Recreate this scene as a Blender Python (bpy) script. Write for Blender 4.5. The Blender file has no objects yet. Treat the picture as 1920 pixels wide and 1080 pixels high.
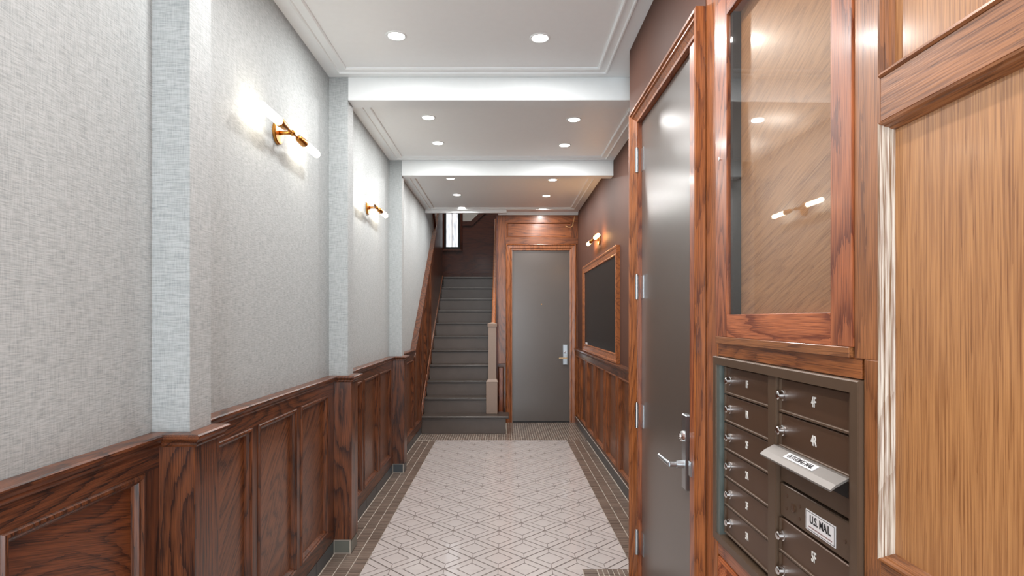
import bpy, bmesh, math, random
from mathutils import Vector, Matrix
random.seed(7)
C = bpy.context.scene.collection
S = bpy.context.scene

# ------------------------------------------------------------------ camera, world, exposure
EYE = 1.45
cam = bpy.data.objects.new('camera', bpy.data.cameras.new('camera')); C.objects.link(cam)
cam.location = (0, 0, EYE); cam.rotation_euler = (math.pi/2, 0, 0)
cam.data.sensor_width = 36; cam.data.lens = 1100/1920*36
cam.data.shift_x = 14/1920; cam.data.shift_y = 59/1920
cam.data.clip_start = 0.05
S.camera = cam
W = bpy.data.worlds.new('world'); S.world = W; W.use_nodes = True
W.node_tree.nodes['Background'].inputs[0].default_value = (0.75, 0.87, 1.0, 1)
W.node_tree.nodes['Background'].inputs[1].default_value = 2.2
S.view_settings.view_transform = 'Standard'; S.view_settings.look = 'None'
S.view_settings.exposure = 0.24; S.view_settings.gamma = 1.0
S.view_settings.use_curve_mapping = False
try:
    S.cycles.max_bounces = 10; S.cycles.diffuse_bounces = 6
    S.cycles.use_denoising = True
    S.cycles.sample_clamp_indirect = 6
    S.cycles.caustics_reflective = False
except Exception: pass

def area(name, loc, rot, sx, sy, power, col, shape='RECTANGLE', spread=math.pi):
    l = bpy.data.lights.new(name, 'AREA'); l.shape = shape; l.size = sx
    if shape == 'RECTANGLE': l.size_y = sy
    l.energy = power; l.color = col; l.spread = spread
    o = bpy.data.objects.new(name, l); C.objects.link(o); o.location = loc; o.rotation_euler = rot
    return o
DOWNLIGHT_W = 9.0; DAYLIGHT_W = 70.0; BULB = 12.0
area('entrance_daylight', (-0.2, -1.75, 1.45), (math.pi/2, 0, 0), 1.5, 2.4, DAYLIGHT_W, (0.92, 0.97, 1.0))
area('stairwell_fill', (-0.7, 9.6, 4.9), (0, 0, 0), 0.5, 0.5, 16.0, (1.0, 0.93, 0.85))  # added fill light, not a known fitting; brightens the dark landing wall

# ------------------------------------------------------------------ materials
def lin(c):
    return tuple(((v/255)/12.92 if v/255 <= 0.04045 else ((v/255+0.055)/1.055)**2.4) for v in c) + (1,)
def base_mat(name):
    m = bpy.data.materials.new(name); m.use_nodes = True
    return m, m.node_tree.nodes, m.node_tree.links, m.node_tree.nodes['Principled BSDF']
def simple(name, rgb, rough=0.5, metal=0.0, noise=0.04, scale=30, bump=0.0, coat=0.0, spec=0.5):
    m, n, l, b = base_mat(name)
    tc = n.new('ShaderNodeTexCoord'); nz = n.new('ShaderNodeTexNoise')
    nz.inputs['Scale'].default_value = scale; nz.inputs['Detail'].default_value = 4
    l.new(tc.outputs['Object'], nz.inputs['Vector'])
    mx = n.new('ShaderNodeMix'); mx.data_type = 'RGBA'
    c = lin(rgb)
    mx.inputs[6].default_value = tuple(v*(1-noise*2) for v in c[:3])+(1,)
    mx.inputs[7].default_value = tuple(min(1, v*(1+noise*2)) for v in c[:3])+(1,)
    l.new(nz.outputs['Fac'], mx.inputs[0]); l.new(mx.outputs[2], b.inputs['Base Color'])
    b.inputs['Roughness'].default_value = rough; b.inputs['Metallic'].default_value = metal
    b.inputs['Coat Weight'].default_value = coat; b.inputs['Specular IOR Level'].default_value = spec; b.inputs['Coat Roughness'].default_value = 0.22
    if bump:
        bp = n.new('ShaderNodeBump'); bp.inputs['Strength'].default_value = bump; bp.inputs['Distance'].default_value = 0.002
        l.new(nz.outputs['Fac'], bp.inputs['Height']); l.new(bp.outputs[0], b.inputs['Normal'])
    return m
def emis(name, rgb, strength):
    m, n, l, b = base_mat(name)
    b.inputs['Base Color'].default_value = (0.8, 0.8, 0.8, 1)
    b.inputs['Emission Color'].default_value = tuple(rgb)+(1,)
    b.inputs['Emission Strength'].default_value = strength
    return m
def wood(name, light, dark, axis, rings=9.0, figure=0.5, rough=0.36, coat=0.25, pore=0.55, low=2.2, stretch=0.16, tilt=0.0):
    """varnished oak: cathedral contours + long dark pores; axis = grain direction"""
    m, n, l, b = base_mat(name)
    tc = n.new('ShaderNodeTexCoord'); oi = n.new('ShaderNodeObjectInfo')
    mul = n.new('ShaderNodeMath'); mul.operation = 'MULTIPLY'; mul.inputs[1].default_value = 23.0
    l.new(oi.outputs['Random'], mul.inputs[0])
    add = n.new('ShaderNodeVectorMath'); add.operation = 'ADD'
    l.new(tc.outputs['Object'], add.inputs[0]); l.new(mul.outputs[0], add.inputs[1])
    src = add.outputs[0]
    if tilt:
        rt = n.new('ShaderNodeVectorRotate'); rt.rotation_type = 'X_AXIS'; rt.inputs['Angle'].default_value = tilt
        l.new(src, rt.inputs['Vector']); src = rt.outputs[0]
    def mapped(al, ac):
        mp = n.new('ShaderNodeMapping'); sc = [ac, ac, ac]; sc['XYZ'.index(axis)] = al
        mp.inputs['Scale'].default_value = sc; l.new(src, mp.inputs['Vector']); return mp.outputs[0]
    n1 = n.new('ShaderNodeTexNoise'); n1.inputs['Scale'].default_value = low; n1.inputs['Detail'].default_value = 1.5
    n1.inputs['Roughness'].default_value = 0.35
    l.new(mapped(stretch*2.2, 2.2), n1.inputs['Vector'])
    nf = n.new('ShaderNodeTexNoise'); nf.inputs['Scale'].default_value = 1; nf.inputs['Detail'].default_value = 3
    l.new(mapped(14*min(1.3, stretch/0.16), 150), nf.inputs['Vector'])
    wf = n.new('ShaderNodeMath'); wf.operation = 'MULTIPLY_ADD'; wf.inputs[1].default_value = 0.035
    l.new(nf.outputs['Fac'], wf.inputs[0]); l.new(n1.outputs['Fac'], wf.inputs[2])
    mr = n.new('ShaderNodeMath'); mr.operation = 'MULTIPLY'; mr.inputs[1].default_value = rings*1.9
    l.new(wf.outputs[0], mr.inputs[0])
    fr = n.new('ShaderNodeMath'); fr.operation = 'FRACT'; l.new(mr.outputs[0], fr.inputs[0])
    r1 = n.new('ShaderNodeValToRGB'); e = r1.color_ramp.elements
    e[0].position = 0.0; e[0].color = (1, 1, 1, 1); e[1].position = 0.62; e[1].color = (0, 0, 0, 1)
    x = r1.color_ramp.elements.new(0.22); x.color = (0.42, 0.42, 0.42, 1)
    x = r1.color_ramp.elements.new(0.97); x.color = (0.25, 0.25, 0.25, 1)
    l.new(fr.outputs[0], r1.inputs[0])
    n2 = n.new('ShaderNodeTexNoise'); n2.inputs['Scale'].default_value = 1; n2.inputs['Detail'].default_value = 2.5
    l.new(mapped(9, 380), n2.inputs['Vector'])
    r2 = n.new('ShaderNodeValToRGB'); e = r2.color_ramp.elements
    e[0].position = 0.34; e[0].color = (1, 1, 1, 1); e[1].position = 0.60; e[1].color = (0, 0, 0, 1)
    l.new(n2.outputs['Fac'], r2.inputs[0])
    n3 = n.new('ShaderNodeTexNoise'); n3.inputs['Scale'].default_value = 1; n3.inputs['Detail'].default_value = 2
    l.new(mapped(1.2, 14), n3.inputs['Vector'])
    a1 = n.new('ShaderNodeMath'); a1.operation = 'MULTIPLY'; a1.inputs[1].default_value = figure; l.new(r1.outputs[0], a1.inputs[0])
    a2 = n.new('ShaderNodeMath'); a2.operation = 'MULTIPLY_ADD'; a2.inputs[1].default_value = pore
    l.new(r2.outputs[0], a2.inputs[0]); l.new(a1.outputs[0], a2.inputs[2])
    a3 = n.new('ShaderNodeMath'); a3.operation = 'MULTIPLY_ADD'; a3.inputs[1].default_value = 0.35; a3.use_clamp = True
    l.new(n3.outputs['Fac'], a3.inputs[0]); l.new(a2.outputs[0], a3.inputs[2])
    mx = n.new('ShaderNodeMix'); mx.data_type = 'RGBA'
    mx.inputs[6].default_value = lin(light); mx.inputs[7].default_value = lin(dark)
    l.new(a3.outputs[0], mx.inputs[0])
    hs = n.new('ShaderNodeHueSaturation')
    vv = n.new('ShaderNodeMapRange'); vv.inputs[3].default_value = 0.86; vv.inputs[4].default_value = 1.14
    l.new(oi.outputs['Random'], vv.inputs[0]); l.new(vv.outputs[0], hs.inputs['Value'])
    l.new(mx.outputs[2], hs.inputs['Color']); l.new(hs.outputs[0], b.inputs['Base Color'])
    b.inputs['Roughness'].default_value = rough; b.inputs['Coat Weight'].default_value = coat
    b.inputs['Coat Roughness'].default_value = 0.16
    bp = n.new('ShaderNodeBump'); bp.inputs['Strength'].default_value = 0.25; bp.inputs['Distance'].default_value = 0.0006; bp.invert = True
    l.new(a2.outputs[0], bp.inputs['Height']); l.new(bp.outputs[0], b.inputs['Normal'])
    return m
def wallpaper(name, light, dark):
    m, n, l, b = base_mat(name)
    tc = n.new('ShaderNodeTexCoord')
    def nz(scale, det=3):
        mp = n.new('ShaderNodeMapping'); mp.inputs['Scale'].default_value = scale
        l.new(tc.outputs['Object'], mp.inputs['Vector'])
        t = n.new('ShaderNodeTexNoise'); t.inputs['Scale'].default_value = 1; t.inputs['Detail'].default_value = det
        l.new(mp.outputs[0], t.inputs['Vector']); return t.outputs['Fac']
    h = nz((30, 30, 420)); v = nz((320, 320, 24)); g = nz((3, 3, 3), 2)
    a = n.new('ShaderNodeMath'); a.operation = 'MULTIPLY_ADD'; a.inputs[1].default_value = 0.62
    l.new(h, a.inputs[0])
    s = n.new('ShaderNodeMath'); s.operation = 'MULTIPLY'; s.inputs[1].default_value = 0.38; l.new(v, s.inputs[0]); l.new(s.outputs[0], a.inputs[2])
    r = n.new('ShaderNodeValToRGB'); r.color_ramp.elements[0].position = 0.34; r.color_ramp.elements[1].position = 0.60
    r.color_ramp.elements[0].color = lin(dark); r.color_ramp.elements[1].color = lin(light)
    l.new(a.outputs[0], r.inputs[0]); l.new(r.outputs[0], b.inputs['Base Color'])
    b.inputs['Roughness'].default_value = 0.62; b.inputs['Specular IOR Level'].default_value = 0.35
    bp = n.new('ShaderNodeBump'); bp.inputs['Strength'].default_value = 0.35; bp.inputs['Distance'].default_value = 0.0012
    l.new(a.outputs[0], bp.inputs['Height']); l.new(bp.outputs[0], b.inputs['Normal'])
    return m
def tilemat(name, rgb, var=0.06, rough=0.16, coat=0.3):
    m, n, l, b = base_mat(name)
    tc = n.new('ShaderNodeTexCoord'); nz = n.new('ShaderNodeTexNoise'); nz.inputs['Scale'].default_value = 9; nz.inputs['Detail'].default_value = 5
    l.new(tc.outputs['Object'], nz.inputs['Vector'])
    g = n.new('ShaderNodeNewGeometry')
    ad = n.new('ShaderNodeMath'); ad.operation = 'MULTIPLY_ADD'; ad.inputs[1].default_value = 0.5
    l.new(g.outputs['Random Per Island'], ad.inputs[0])
    hf = n.new('ShaderNodeMath'); hf.operation = 'MULTIPLY'; hf.inputs[1].default_value = 0.5; l.new(nz.outputs['Fac'], hf.inputs[0]); l.new(hf.outputs[0], ad.inputs[2])
    mx = n.new('ShaderNodeMix'); mx.data_type = 'RGBA'; c = lin(rgb)
    mx.inputs[6].default_value = tuple(v*(1-var*2) for v in c[:3])+(1,); mx.inputs[7].default_value = tuple(min(1, v*(1+var*2)) for v in c[:3])+(1,)
    l.new(ad.outputs[0], mx.inputs[0]); l.new(mx.outputs[2], b.inputs['Base Color'])
    b.inputs['Roughness'].default_value = rough; b.inputs['Coat Weight'].default_value = coat; b.inputs['Coat Roughness'].default_value = 0.03
    return m

M = {}
RED_L, RED_D = (126, 72, 41), (42, 18, 9)
for ax in 'XYZ': M['dark_oak_'+ax] = wood('dark_oak_'+ax, RED_L, RED_D, ax, rings=9, figure=0.75)
M['dark_oak_panel'] = wood('dark_oak_panel', (132, 78, 44), (54, 26, 13), 'Y', rings=13, figure=0.75, low=2.2, stretch=0.13, pore=0.45, tilt=-0.75)
M['dark_oak_wide_panel'] = wood('dark_oak_wide_panel', (126, 70, 38), (48, 21, 10), 'Y', rings=10, figure=0.6, low=2.0, stretch=0.25, pore=0.5, tilt=0.3)
for ax in 'XYZ': M['landing_oak_'+ax] = wood('landing_oak_'+ax, (105, 48, 25), (44, 16, 7), ax, rings=7, figure=0.4, rough=0.4, coat=0.1)
for ax in 'XYZ': M['hall_oak_'+ax] = wood('hall_oak_'+ax, (156, 90, 46), (72, 33, 13), ax, rings=8, figure=0.5)
for ax in 'XYZ': M['orange_oak_'+ax] = wood('orange_oak_'+ax, (180, 108, 58), (88, 42, 17), ax, rings=9, figure=0.5)
for ax in 'YZ': M['cherry_oak_'+ax] = wood('cherry_oak_'+ax, (192, 112, 68), (104, 46, 22), ax, rings=9, figure=0.75)
for ax in 'YZ': M['brown_oak_'+ax] = wood('brown_oak_'+ax, (168, 108, 64), (90, 48, 22), ax, rings=8, figure=0.4)
M['veneer'] = wood('veneer', (188, 134, 84), (122, 74, 38), 'Z', rings=52, figure=0.5, pore=0.42, low=1.3, stretch=0.02, rough=0.42, coat=0.5)
M['case_back'] = wood('case_back', (192, 142, 98), (126, 80, 46), 'Y', rings=24, figure=0.42, low=1.2, stretch=0.12, pore=0.35, tilt=0.35)
M['highlit_moulding'] = wood('highlit_moulding', (222, 210, 194), (132, 98, 70), 'Z', rings=6, figure=0.3, pore=0.9, rough=0.3)  # pale colour stands in for the whitish highlight on one moulding
M['wallpaper'] = wallpaper('wallpaper', (182, 187, 188), (145, 151, 152))
M['ceiling_white'] = simple('ceiling_white', (240, 244, 245), 0.45, noise=0.01)
M['trim_white'] = simple('trim_white', (238, 243, 244), 0.4, noise=0.01)
M['brown_paint'] = simple('brown_paint', (88, 61, 51), 0.6, noise=0.05, scale=6, spec=0.12)
M['white_wall'] = simple('white_wall', (220, 220, 216), 0.6)
M['door_paint'] = simple('door_paint', (88, 79, 73), 0.3, noise=0.03, scale=5, coat=0.35)
M['stair_paint'] = simple('stair_paint', (84, 72, 64), 0.38, noise=0.10, scale=9)
M['tread_paint'] = simple('tread_paint', (66, 57, 51), 0.35, noise=0.12, scale=12)
M['newel_paint'] = simple('newel_paint', (142, 122, 108), 0.4, noise=0.03)
M['frame_steel'] = simple('frame_steel', (130, 118, 108), 0.4)
M['grout_light'] = simple('grout_light', (184, 174, 162), 0.8)
M['grout_field'] = simple('grout_field', (96, 84, 78), 0.7)
M['tile_field'] = tilemat('tile_field', (192, 184, 181), 0.035, 0.24, 0.55)
M['tile_border'] = tilemat('tile_border', (112, 97, 87), 0.22, 0.35)
M['tile_base'] = tilemat('tile_base', (62, 68, 72), 0.15, 0.3)
M['tile_base_green'] = tilemat('tile_base_green', (100, 102, 94), 0.1, 0.35)
M['brass'] = simple('brass', (214, 148, 70), 0.28, 1.0, noise=0.08)
M['chrome'] = simple('chrome', (225, 225, 225), 0.14, 1.0, noise=0.02)
M['satin'] = simple('satin', (190, 196, 200), 0.3, 1.0, noise=0.02)
M['gold_lever'] = simple('gold_lever', (212, 180, 140), 0.25, 1.0)
M['bronze'] = simple('bronze', (96, 76, 60), 0.38, 0.35, noise=0.05, scale=4)
M['bronze_door'] = simple('bronze_door', (88, 64, 48), 0.36, 0.3, noise=0.05, scale=4)
M['teal_edge'] = simple('teal_edge', (104, 112, 108), 0.35, 0.4)
M['hood'] = simple('hood', (128, 122, 117), 0.42, 0.5, noise=0.03)
M['black'] = simple('black', (10, 9, 9), 0.5)
M['board'] = simple('board', (22, 17, 14), 0.35, noise=0.05, scale=2, spec=0.25)
M['white_label'] = simple('white_label', (236, 232, 232), 0.4, noise=0.01)
M['ink'] = simple('ink', (30, 28, 30), 0.5)
M['faint_ink'] = simple('faint_ink', (150, 120, 118), 0.5)
M['number'] = simple('number', (226, 222, 216), 0.4)
M['tan_wire'] = simple('tan_wire', (206, 160, 104), 0.5)
M['bulb'] = emis('bulb', (1.0, 0.86, 0.68), BULB)
M['bulb_warm'] = emis('bulb_warm', (1.0, 0.50, 0.16), BULB*2.8)
M['downlight'] = emis('downlight', (1.0, 0.97, 0.93), 14.0)
M['black_frame'] = simple('black_frame', (14, 16, 20), 0.4)
def window_glass():
    m, n, l, b = base_mat('frosted_window')
    tc = n.new('ShaderNodeTexCoord'); mp = n.new('ShaderNodeMapping'); mp.inputs['Scale'].default_value = (26, 1, 6)
    nz = n.new('ShaderNodeTexNoise'); nz.inputs['Scale'].default_value = 1; nz.inputs['Detail'].default_value = 3
    l.new(tc.outputs['Object'], mp.inputs[0]); l.new(mp.outputs[0], nz.inputs['Vector'])
    r = n.new('ShaderNodeValToRGB'); r.color_ramp.elements[0].position = 0.35; r.color_ramp.elements[1].position = 0.62
    r.color_ramp.elements[0].color = (0.42, 0.45, 0.50, 1); r.color_ramp.elements[1].color = (0.92, 0.96, 1.0, 1)
    l.new(nz.outputs['Fac'], r.inputs[0]); l.new(r.outputs[0], b.inputs['Emission Color'])
    b.inputs['Emission Strength'].default_value = 1.1; b.inputs['Base Color'].default_value = (0.6, 0.6, 0.6, 1)
    return m
M['frosted'] = window_glass()
def clear_glass():
    m = bpy.data.materials.new('clear_glass'); m.use_nodes = True; n = m.node_tree.nodes; l = m.node_tree.links
    n.clear(); o = n.new('ShaderNodeOutputMaterial'); t = n.new('ShaderNodeBsdfTransparent'); g = n.new('ShaderNodeBsdfGlossy')
    g.inputs['Roughness'].default_value = 0.015
    t.inputs[0].default_value = (0.93, 0.92, 0.90, 1)
    fz = n.new('ShaderNodeFresnel'); fz.inputs[0].default_value = 1.75
    ge = n.new('ShaderNodeNewGeometry'); inv = n.new('ShaderNodeMath'); inv.operation = 'SUBTRACT'; inv.inputs[0].default_value = 1; l.new(ge.outputs['Backfacing'], inv.inputs[1])
    pr = n.new('ShaderNodeMath'); pr.operation = 'MULTIPLY'; l.new(fz.outputs[0], pr.inputs[0]); l.new(inv.outputs[0], pr.inputs[1])
    mx = n.new('ShaderNodeMixShader'); l.new(pr.outputs[0], mx.inputs[0]); l.new(t.outputs[0], mx.inputs[1]); l.new(g.outputs[0], mx.inputs[2])
    l.new(mx.outputs[0], o.inputs[0]); return m
M['glass'] = clear_glass()

# ------------------------------------------------------------------ helpers
def wloc(o):
    v = Vector((0, 0, 0))
    while o is not None: v += o.location; o = o.parent
    return v
def box(bm, x0, x1, y0, y1, z0, z1):
    vs = [bm.verts.new((x, y, z)) for x in (x0, x1) for y in (y0, y1) for z in (z0, z1)]
    for f in ((0, 1, 3, 2), (4, 6, 7, 5), (0, 4, 5, 1), (2, 3, 7, 6), (0, 2, 6, 4), (1, 5, 7, 3)):
        bm.faces.new([vs[i] for i in f])
def nb(): return bmesh.new()
def obj(name, bm, mat, parent=None, bevel=0.0, smooth=False, local=False, **props):
    if bevel:
        bmesh.ops.bevel(bm, geom=list(bm.edges), offset=bevel, segments=1, affect='EDGES', clamp_overlap=True)
    bmesh.ops.recalc_face_normals(bm, faces=bm.faces)
    me = bpy.data.meshes.new(name)
    if parent is not None and not local:
        bmesh.ops.translate(bm, verts=bm.verts, vec=-wloc(parent))
    bm.to_mesh(me); bm.free()
    me.materials.append(M[mat] if isinstance(mat, str) else mat)
    if smooth:
        for p in me.polygons: p.use_smooth = True
    o = bpy.data.objects.new(name, me); C.objects.link(o); o.parent = parent
    for k, v in props.items(): o[k] = v
    return o
def bobj(name, b6, mat, parent=None, bevel=0.0, **p):
    bm = nb(); box(bm, *b6); return obj(name, bm, mat, parent, bevel, **p)
def thing(name, label, cat, loc=(0, 0, 0), group=None, rotz=0):
    o = bpy.data.objects.new(name, None); C.objects.link(o); o.location = loc; o.rotation_euler = (0, 0, rotz)
    o.empty_display_size = 0.1
    o['label'] = label; o['category'] = cat
    if group: o['group'] = group
    return o
def struct(name, label, bm, mat, cat='structure', **k):
    return obj(name, bm, mat, None, kind='structure', label=label, category=cat, **k)
# planes: (u, v, d) -> xyz, d away from the wall into the hall
XL, XR, XN, YB = -1.093, 1.035, 0.73, 8.28
left = lambda u, v, d: (XL+d, u, v)
right = lambda u, v, d: (XR-d, u, v)
near = lambda u, v, d: (XN-d, u, v)
back = lambda u, v, d: (u, YB-d, v)
YLB = 11.25
landing = lambda u, v, d: (u, YLB-d, v)
def prism(bm, pl, poly, d0, d1):
    a = [bm.verts.new(pl(u, v, d0)) for u, v in poly]; b = [bm.verts.new(pl(u, v, d1)) for u, v in poly]
    n = len(poly); bm.faces.new(a); bm.faces.new(b[::-1])
    for i in range(n): bm.faces.new((a[i], b[i], b[(i+1) % n], a[(i+1) % n]))
def rect(u0, u1, v0, v1): return [(u0, v0), (u1, v0), (u1, v1), (u0, v1)]
def sweep(bm, pl, pts, prof, closed=True, sign=1):
    """profile (s inward, d) swept along pts with mitred corners; inward = left of travel * sign"""
    n = len(pts); rings = []
    def nrm(a, b):
        dx, dy = b[0]-a[0], b[1]-a[1]; L = math.hypot(dx, dy); return (-dy/L*sign, dx/L*sign)
    for i, p in enumerate(pts):
        if closed or 0 < i < n-1: n1 = nrm(pts[i-1], p); n2 = nrm(p, pts[(i+1) % n])
        elif i == 0: n1 = n2 = nrm(p, pts[1])
        else: n1 = n2 = nrm(pts[i-1], p)
        k = 1+n1[0]*n2[0]+n1[1]*n2[1]; m = ((n1[0]+n2[0])/k, (n1[1]+n2[1])/k)
        rings.append([bm.verts.new(pl(p[0]+s*m[0], p[1]+s*m[1], d)) for s, d in prof])
    q = len(prof)
    for i in range(n if closed else n-1):
        A, B = rings[i], rings[(i+1) % n]
        for j in range(q):
            bm.faces.new((A[j], A[(j+1) % q], B[(j+1) % q], B[j]))
    if not closed: bm.faces.new(rings[0]); bm.faces.new(rings[-1][::-1])
def cyl(bm, p0, p1, r0, r1=None, seg=20, cap=True):
    r1 = r0 if r1 is None else r1
    p0, p1 = Vector(p0), Vector(p1); a = (p1-p0).normalized()
    t = Vector((0, 0, 1)) if abs(a.z) < 0.9 else Vector((1, 0, 0)); u = a.cross(t).normalized(); w = a.cross(u)
    A = [bm.verts.new(p0+(u*math.cos(k)+w*math.sin(k))*r0) for k in [2*math.pi*i/seg for i in range(seg)]]
    B = [bm.verts.new(p1+(u*math.cos(k)+w*math.sin(k))*r1) for k in [2*math.pi*i/seg for i in range(seg)]]
    for i in range(seg): bm.faces.new((A[i], A[(i+1) % seg], B[(i+1) % seg], B[i]))
    if cap: bm.faces.new(A[::-1]); bm.faces.new(B)
def lathe(bm, p0, axis, prof, seg=20):
    """prof = [(t along axis, radius)] closed at both ends"""
    p0 = Vector(p0); a = Vector(axis).normalized()
    t = Vector((0, 0, 1)) if abs(a.z) < 0.9 else Vector((1, 0, 0)); u = a.cross(t).normalized(); w = a.cross(u)
    R = [[bm.verts.new(p0+a*tt+(u*math.cos(2*math.pi*i/seg)+w*math.sin(2*math.pi*i/seg))*max(r, 1e-4)) for i in range(seg)] for tt, r in prof]
    for A, B in zip(R, R[1:]):
        for i in range(seg): bm.faces.new((A[i], A[(i+1) % seg], B[(i+1) % seg], B[i]))
    bm.faces.new(R[0][::-1]); bm.faces.new(R[-1])
def text_mesh(txt, size, xs=0.7, extrude=0.0006):
    cu = bpy.data.curves.new('t', 'FONT'); cu.body = txt; cu.size = size; cu.extrude = extrude
    cu.align_x = 'CENTER'; cu.align_y = 'CENTER'; cu.offset = size*0.012
    o = bpy.data.objects.new('t', cu); C.objects.link(o)
    dg = bpy.context.evaluated_depsgraph_get(); me = bpy.data.meshes.new_from_object(o.evaluated_get(dg))
    bpy.data.objects.remove(o); bpy.data.curves.remove(cu)
    me.transform(Matrix.Diagonal((xs, 1, 1, 1))); return me
def text_on(name, txt, size, xs, mat4, mat, parent):
    me = text_mesh(txt, size, xs); me.transform(Matrix.Translation(-wloc(parent)) @ mat4)
    me.materials.clear(); me.materials.append(M[mat]); me.name = name
    o = bpy.data.objects.new(name, me); C.objects.link(o); o.parent = parent; return o
def face_left(x, y, z):   # writing on a right hand wall, read from the hall
    return Matrix(((0, 0, -1, x), (-1, 0, 0, y), (0, 1, 0, z), (0, 0, 0, 1)))

PANEL_PROF = [(0, 0.018), (0, 0.040), (0.004, 0.047), (0.011, 0.048), (0.016, 0.042), (0.021, 0.040), (0.027, 0.029), (0.032, 0.023), (0.032, 0.018)]
ZC = 2.96

# ------------------------------------------------------------------ shell
floor_bm = nb(); box(floor_bm, -2.1, 1.3, -1.8, YLB+0.1, -0.08, -0.004)
floor = struct('floor', 'tiled hall floor with pale diamond field and dark strip border', floor_bm, 'grout_light', 'floor')
cb = nb(); box(cb, XL-0.1, XR+0.1, -1.7, 8.10, ZC, ZC+0.1); box(cb, -0.10, XR+0.1, 8.10, YB+0.1, ZC, ZC+0.1)
ceiling = struct('ceiling', 'white plaster ceiling in bays divided by dropped beams', cb, 'ceiling_white', 'ceiling')

# left wall: its far end is cut along the slope of the upper flight
DU = [(9.97, 2.24), (8.90, 3.09)]
wl = nb(); prism(wl, left, [(-1.7, 0), (9.97, 0), DU[0], DU[1], (8.90, 5.0), (8.10, 5.0), (8.10, ZC+0.1), (-1.7, ZC+0.1)], 0, -0.12)
wall_left = struct('wall_left', 'long wall in pale grey woven wallpaper above dark oak wainscot', wl, 'wallpaper', 'wall')
PIL = [(1.819, 1.950), (3.654, 3.782), (5.566, 5.684)]
for a, b in PIL:
    bobj('pilaster', (XL, -0.976, a, b, 1.10, ZC), 'wallpaper', wall_left)

# right wall (far recessed part, return, near part with the door opening)
DY0, DY1, DZ = 2.235, 3.085, 2.485
wr = nb()
box(wr, XR, XR+0.3, 3.30, YB+0.1, 0, ZC)
box(wr, 0.704, XR+0.3, 3.10, 3.30, 0, ZC)           # corner pier
box(wr, 0.704, XR+0.3, 2.054, 3.10, DZ+0.01, ZC)    # over the door
box(wr, 0.79, XR+0.3, 2.10, 3.10, 0, DZ+0.01)       # behind the door leaf
box(wr, XN+0.03, XR+0.3, -1.7, 2.10, 0, ZC)         # behind the oak cladding
wall_right = struct('wall_right', 'dark brown painted wall with oak dado and oak clad entrance end', wr, 'brown_paint', 'wall')

# back wall with door opening
wb = nb()
box(wb, -0.09, 0.10, YB, YB+0.12, 0, ZC); box(wb, 0.93, XR, YB, YB+0.12, 0, ZC); box(wb, 0.10, 0.93, YB, YB+0.12, 2.44, ZC)
box(wb, 0.10, 0.93, YB+0.09, YB+0.12, 0, 2.44)
wall_back = struct('wall_back', 'oak panelled end wall around the grey back door', wb, 'hall_oak_Z', 'wall')

# stair side wall
ws = nb(); box(ws, -0.115, -0.092, YB-0.02, YLB, 0, 5.0); box(ws, -0.09, 0.1, YB+0.12, YLB, 0, 5.0)
wall_stair = struct('wall_stair', 'dark oak partition along the right of the staircase', ws, 'landing_oak_Z', 'wall')
# landing walls
wk = nb()
prism(wk, landing, [(-2.1, 0), (-0.0, 0), (-0.0, 5.0), (-2.1, 5.0)], 0, -0.1)
wall_landing = struct('wall_landing', 'white upper wall of the stair landing with dark oak panelling below', wk, 'white_wall', 'wall')
wq = nb(); box(wq, -2.2, -2.1, 8.0, YLB+0.1, 0, 5.0); box(wq, -2.2, XL-0.12, 7.9, 8.10, 0, 5.0); box(wq, XL-0.12, 0.1, 8.0, 8.098, ZC+0.1, 5.0); box(wq, -2.2, 0.1, 8.0, YLB+0.1, 5.0, 5.1)
struct('wall_landing_side', 'white plaster enclosing the upper stairwell', wq, 'white_wall', 'wall')
# entrance end behind the camera
we = nb()
box(we, XL-0.12, -0.85, -1.8, -1.7, 0, ZC); box(we, 0.45, XR+0.3, -1.8, -1.7, 0, ZC); box(we, -0.85, 0.45, -1.8, -1.7, 2.6, ZC)
struct('wall_entrance', 'entrance end wall with open doorway', we, 'wallpaper', 'wall')

# ------------------------------------------------------------------ ceiling details
for (a, b) in ((3.654, 3.782), (5.566, 5.684)):
    bobj('beam', (-0.976, XR, a, b, 2.815, ZC), 'trim_white', ceiling, 0.003)
STRIP = [(0, 0), (0, 0.010), (0.006, 0.016), (0.013, 0.016), (0.017, 0.007), (0.052, 0.007), (0.056, 0.014), (0.064, 0.014), (0.070, 0.008), (0.070, 0)]
clg = lambda u, v, d: (u, v, ZC-d)
for (x0, x1, y0, y1) in ((XL, 0.704, -1.6, 3.654), (XL, XR, 3.782, 5.566), (XL, XR, 5.684, 8.05)):
    bm = nb(); sweep(bm, clg, rect(x0+0.075, x1-0.075, y0+0.075, y1-0.075), STRIP, True, 1)
    obj('moulding_strip', bm, 'trim_white', ceiling)
bobj('stairwell_trim', (XL, 0.03, 8.05, 8.10, 2.915, ZC), 'trim_white', ceiling, 0.004)
bm = nb(); sweep(bm, lambda u, v, d: (u, YB-v, 2.92+d), [(-0.09, 0.0), (XR, 0.0)], [(0, 0), (0.012, 0), (0.03, 0.022), (0.045, 0.04), (0, 0.04)], False, 1)
obj('crown_moulding', bm, 'trim_white', ceiling)

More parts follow.
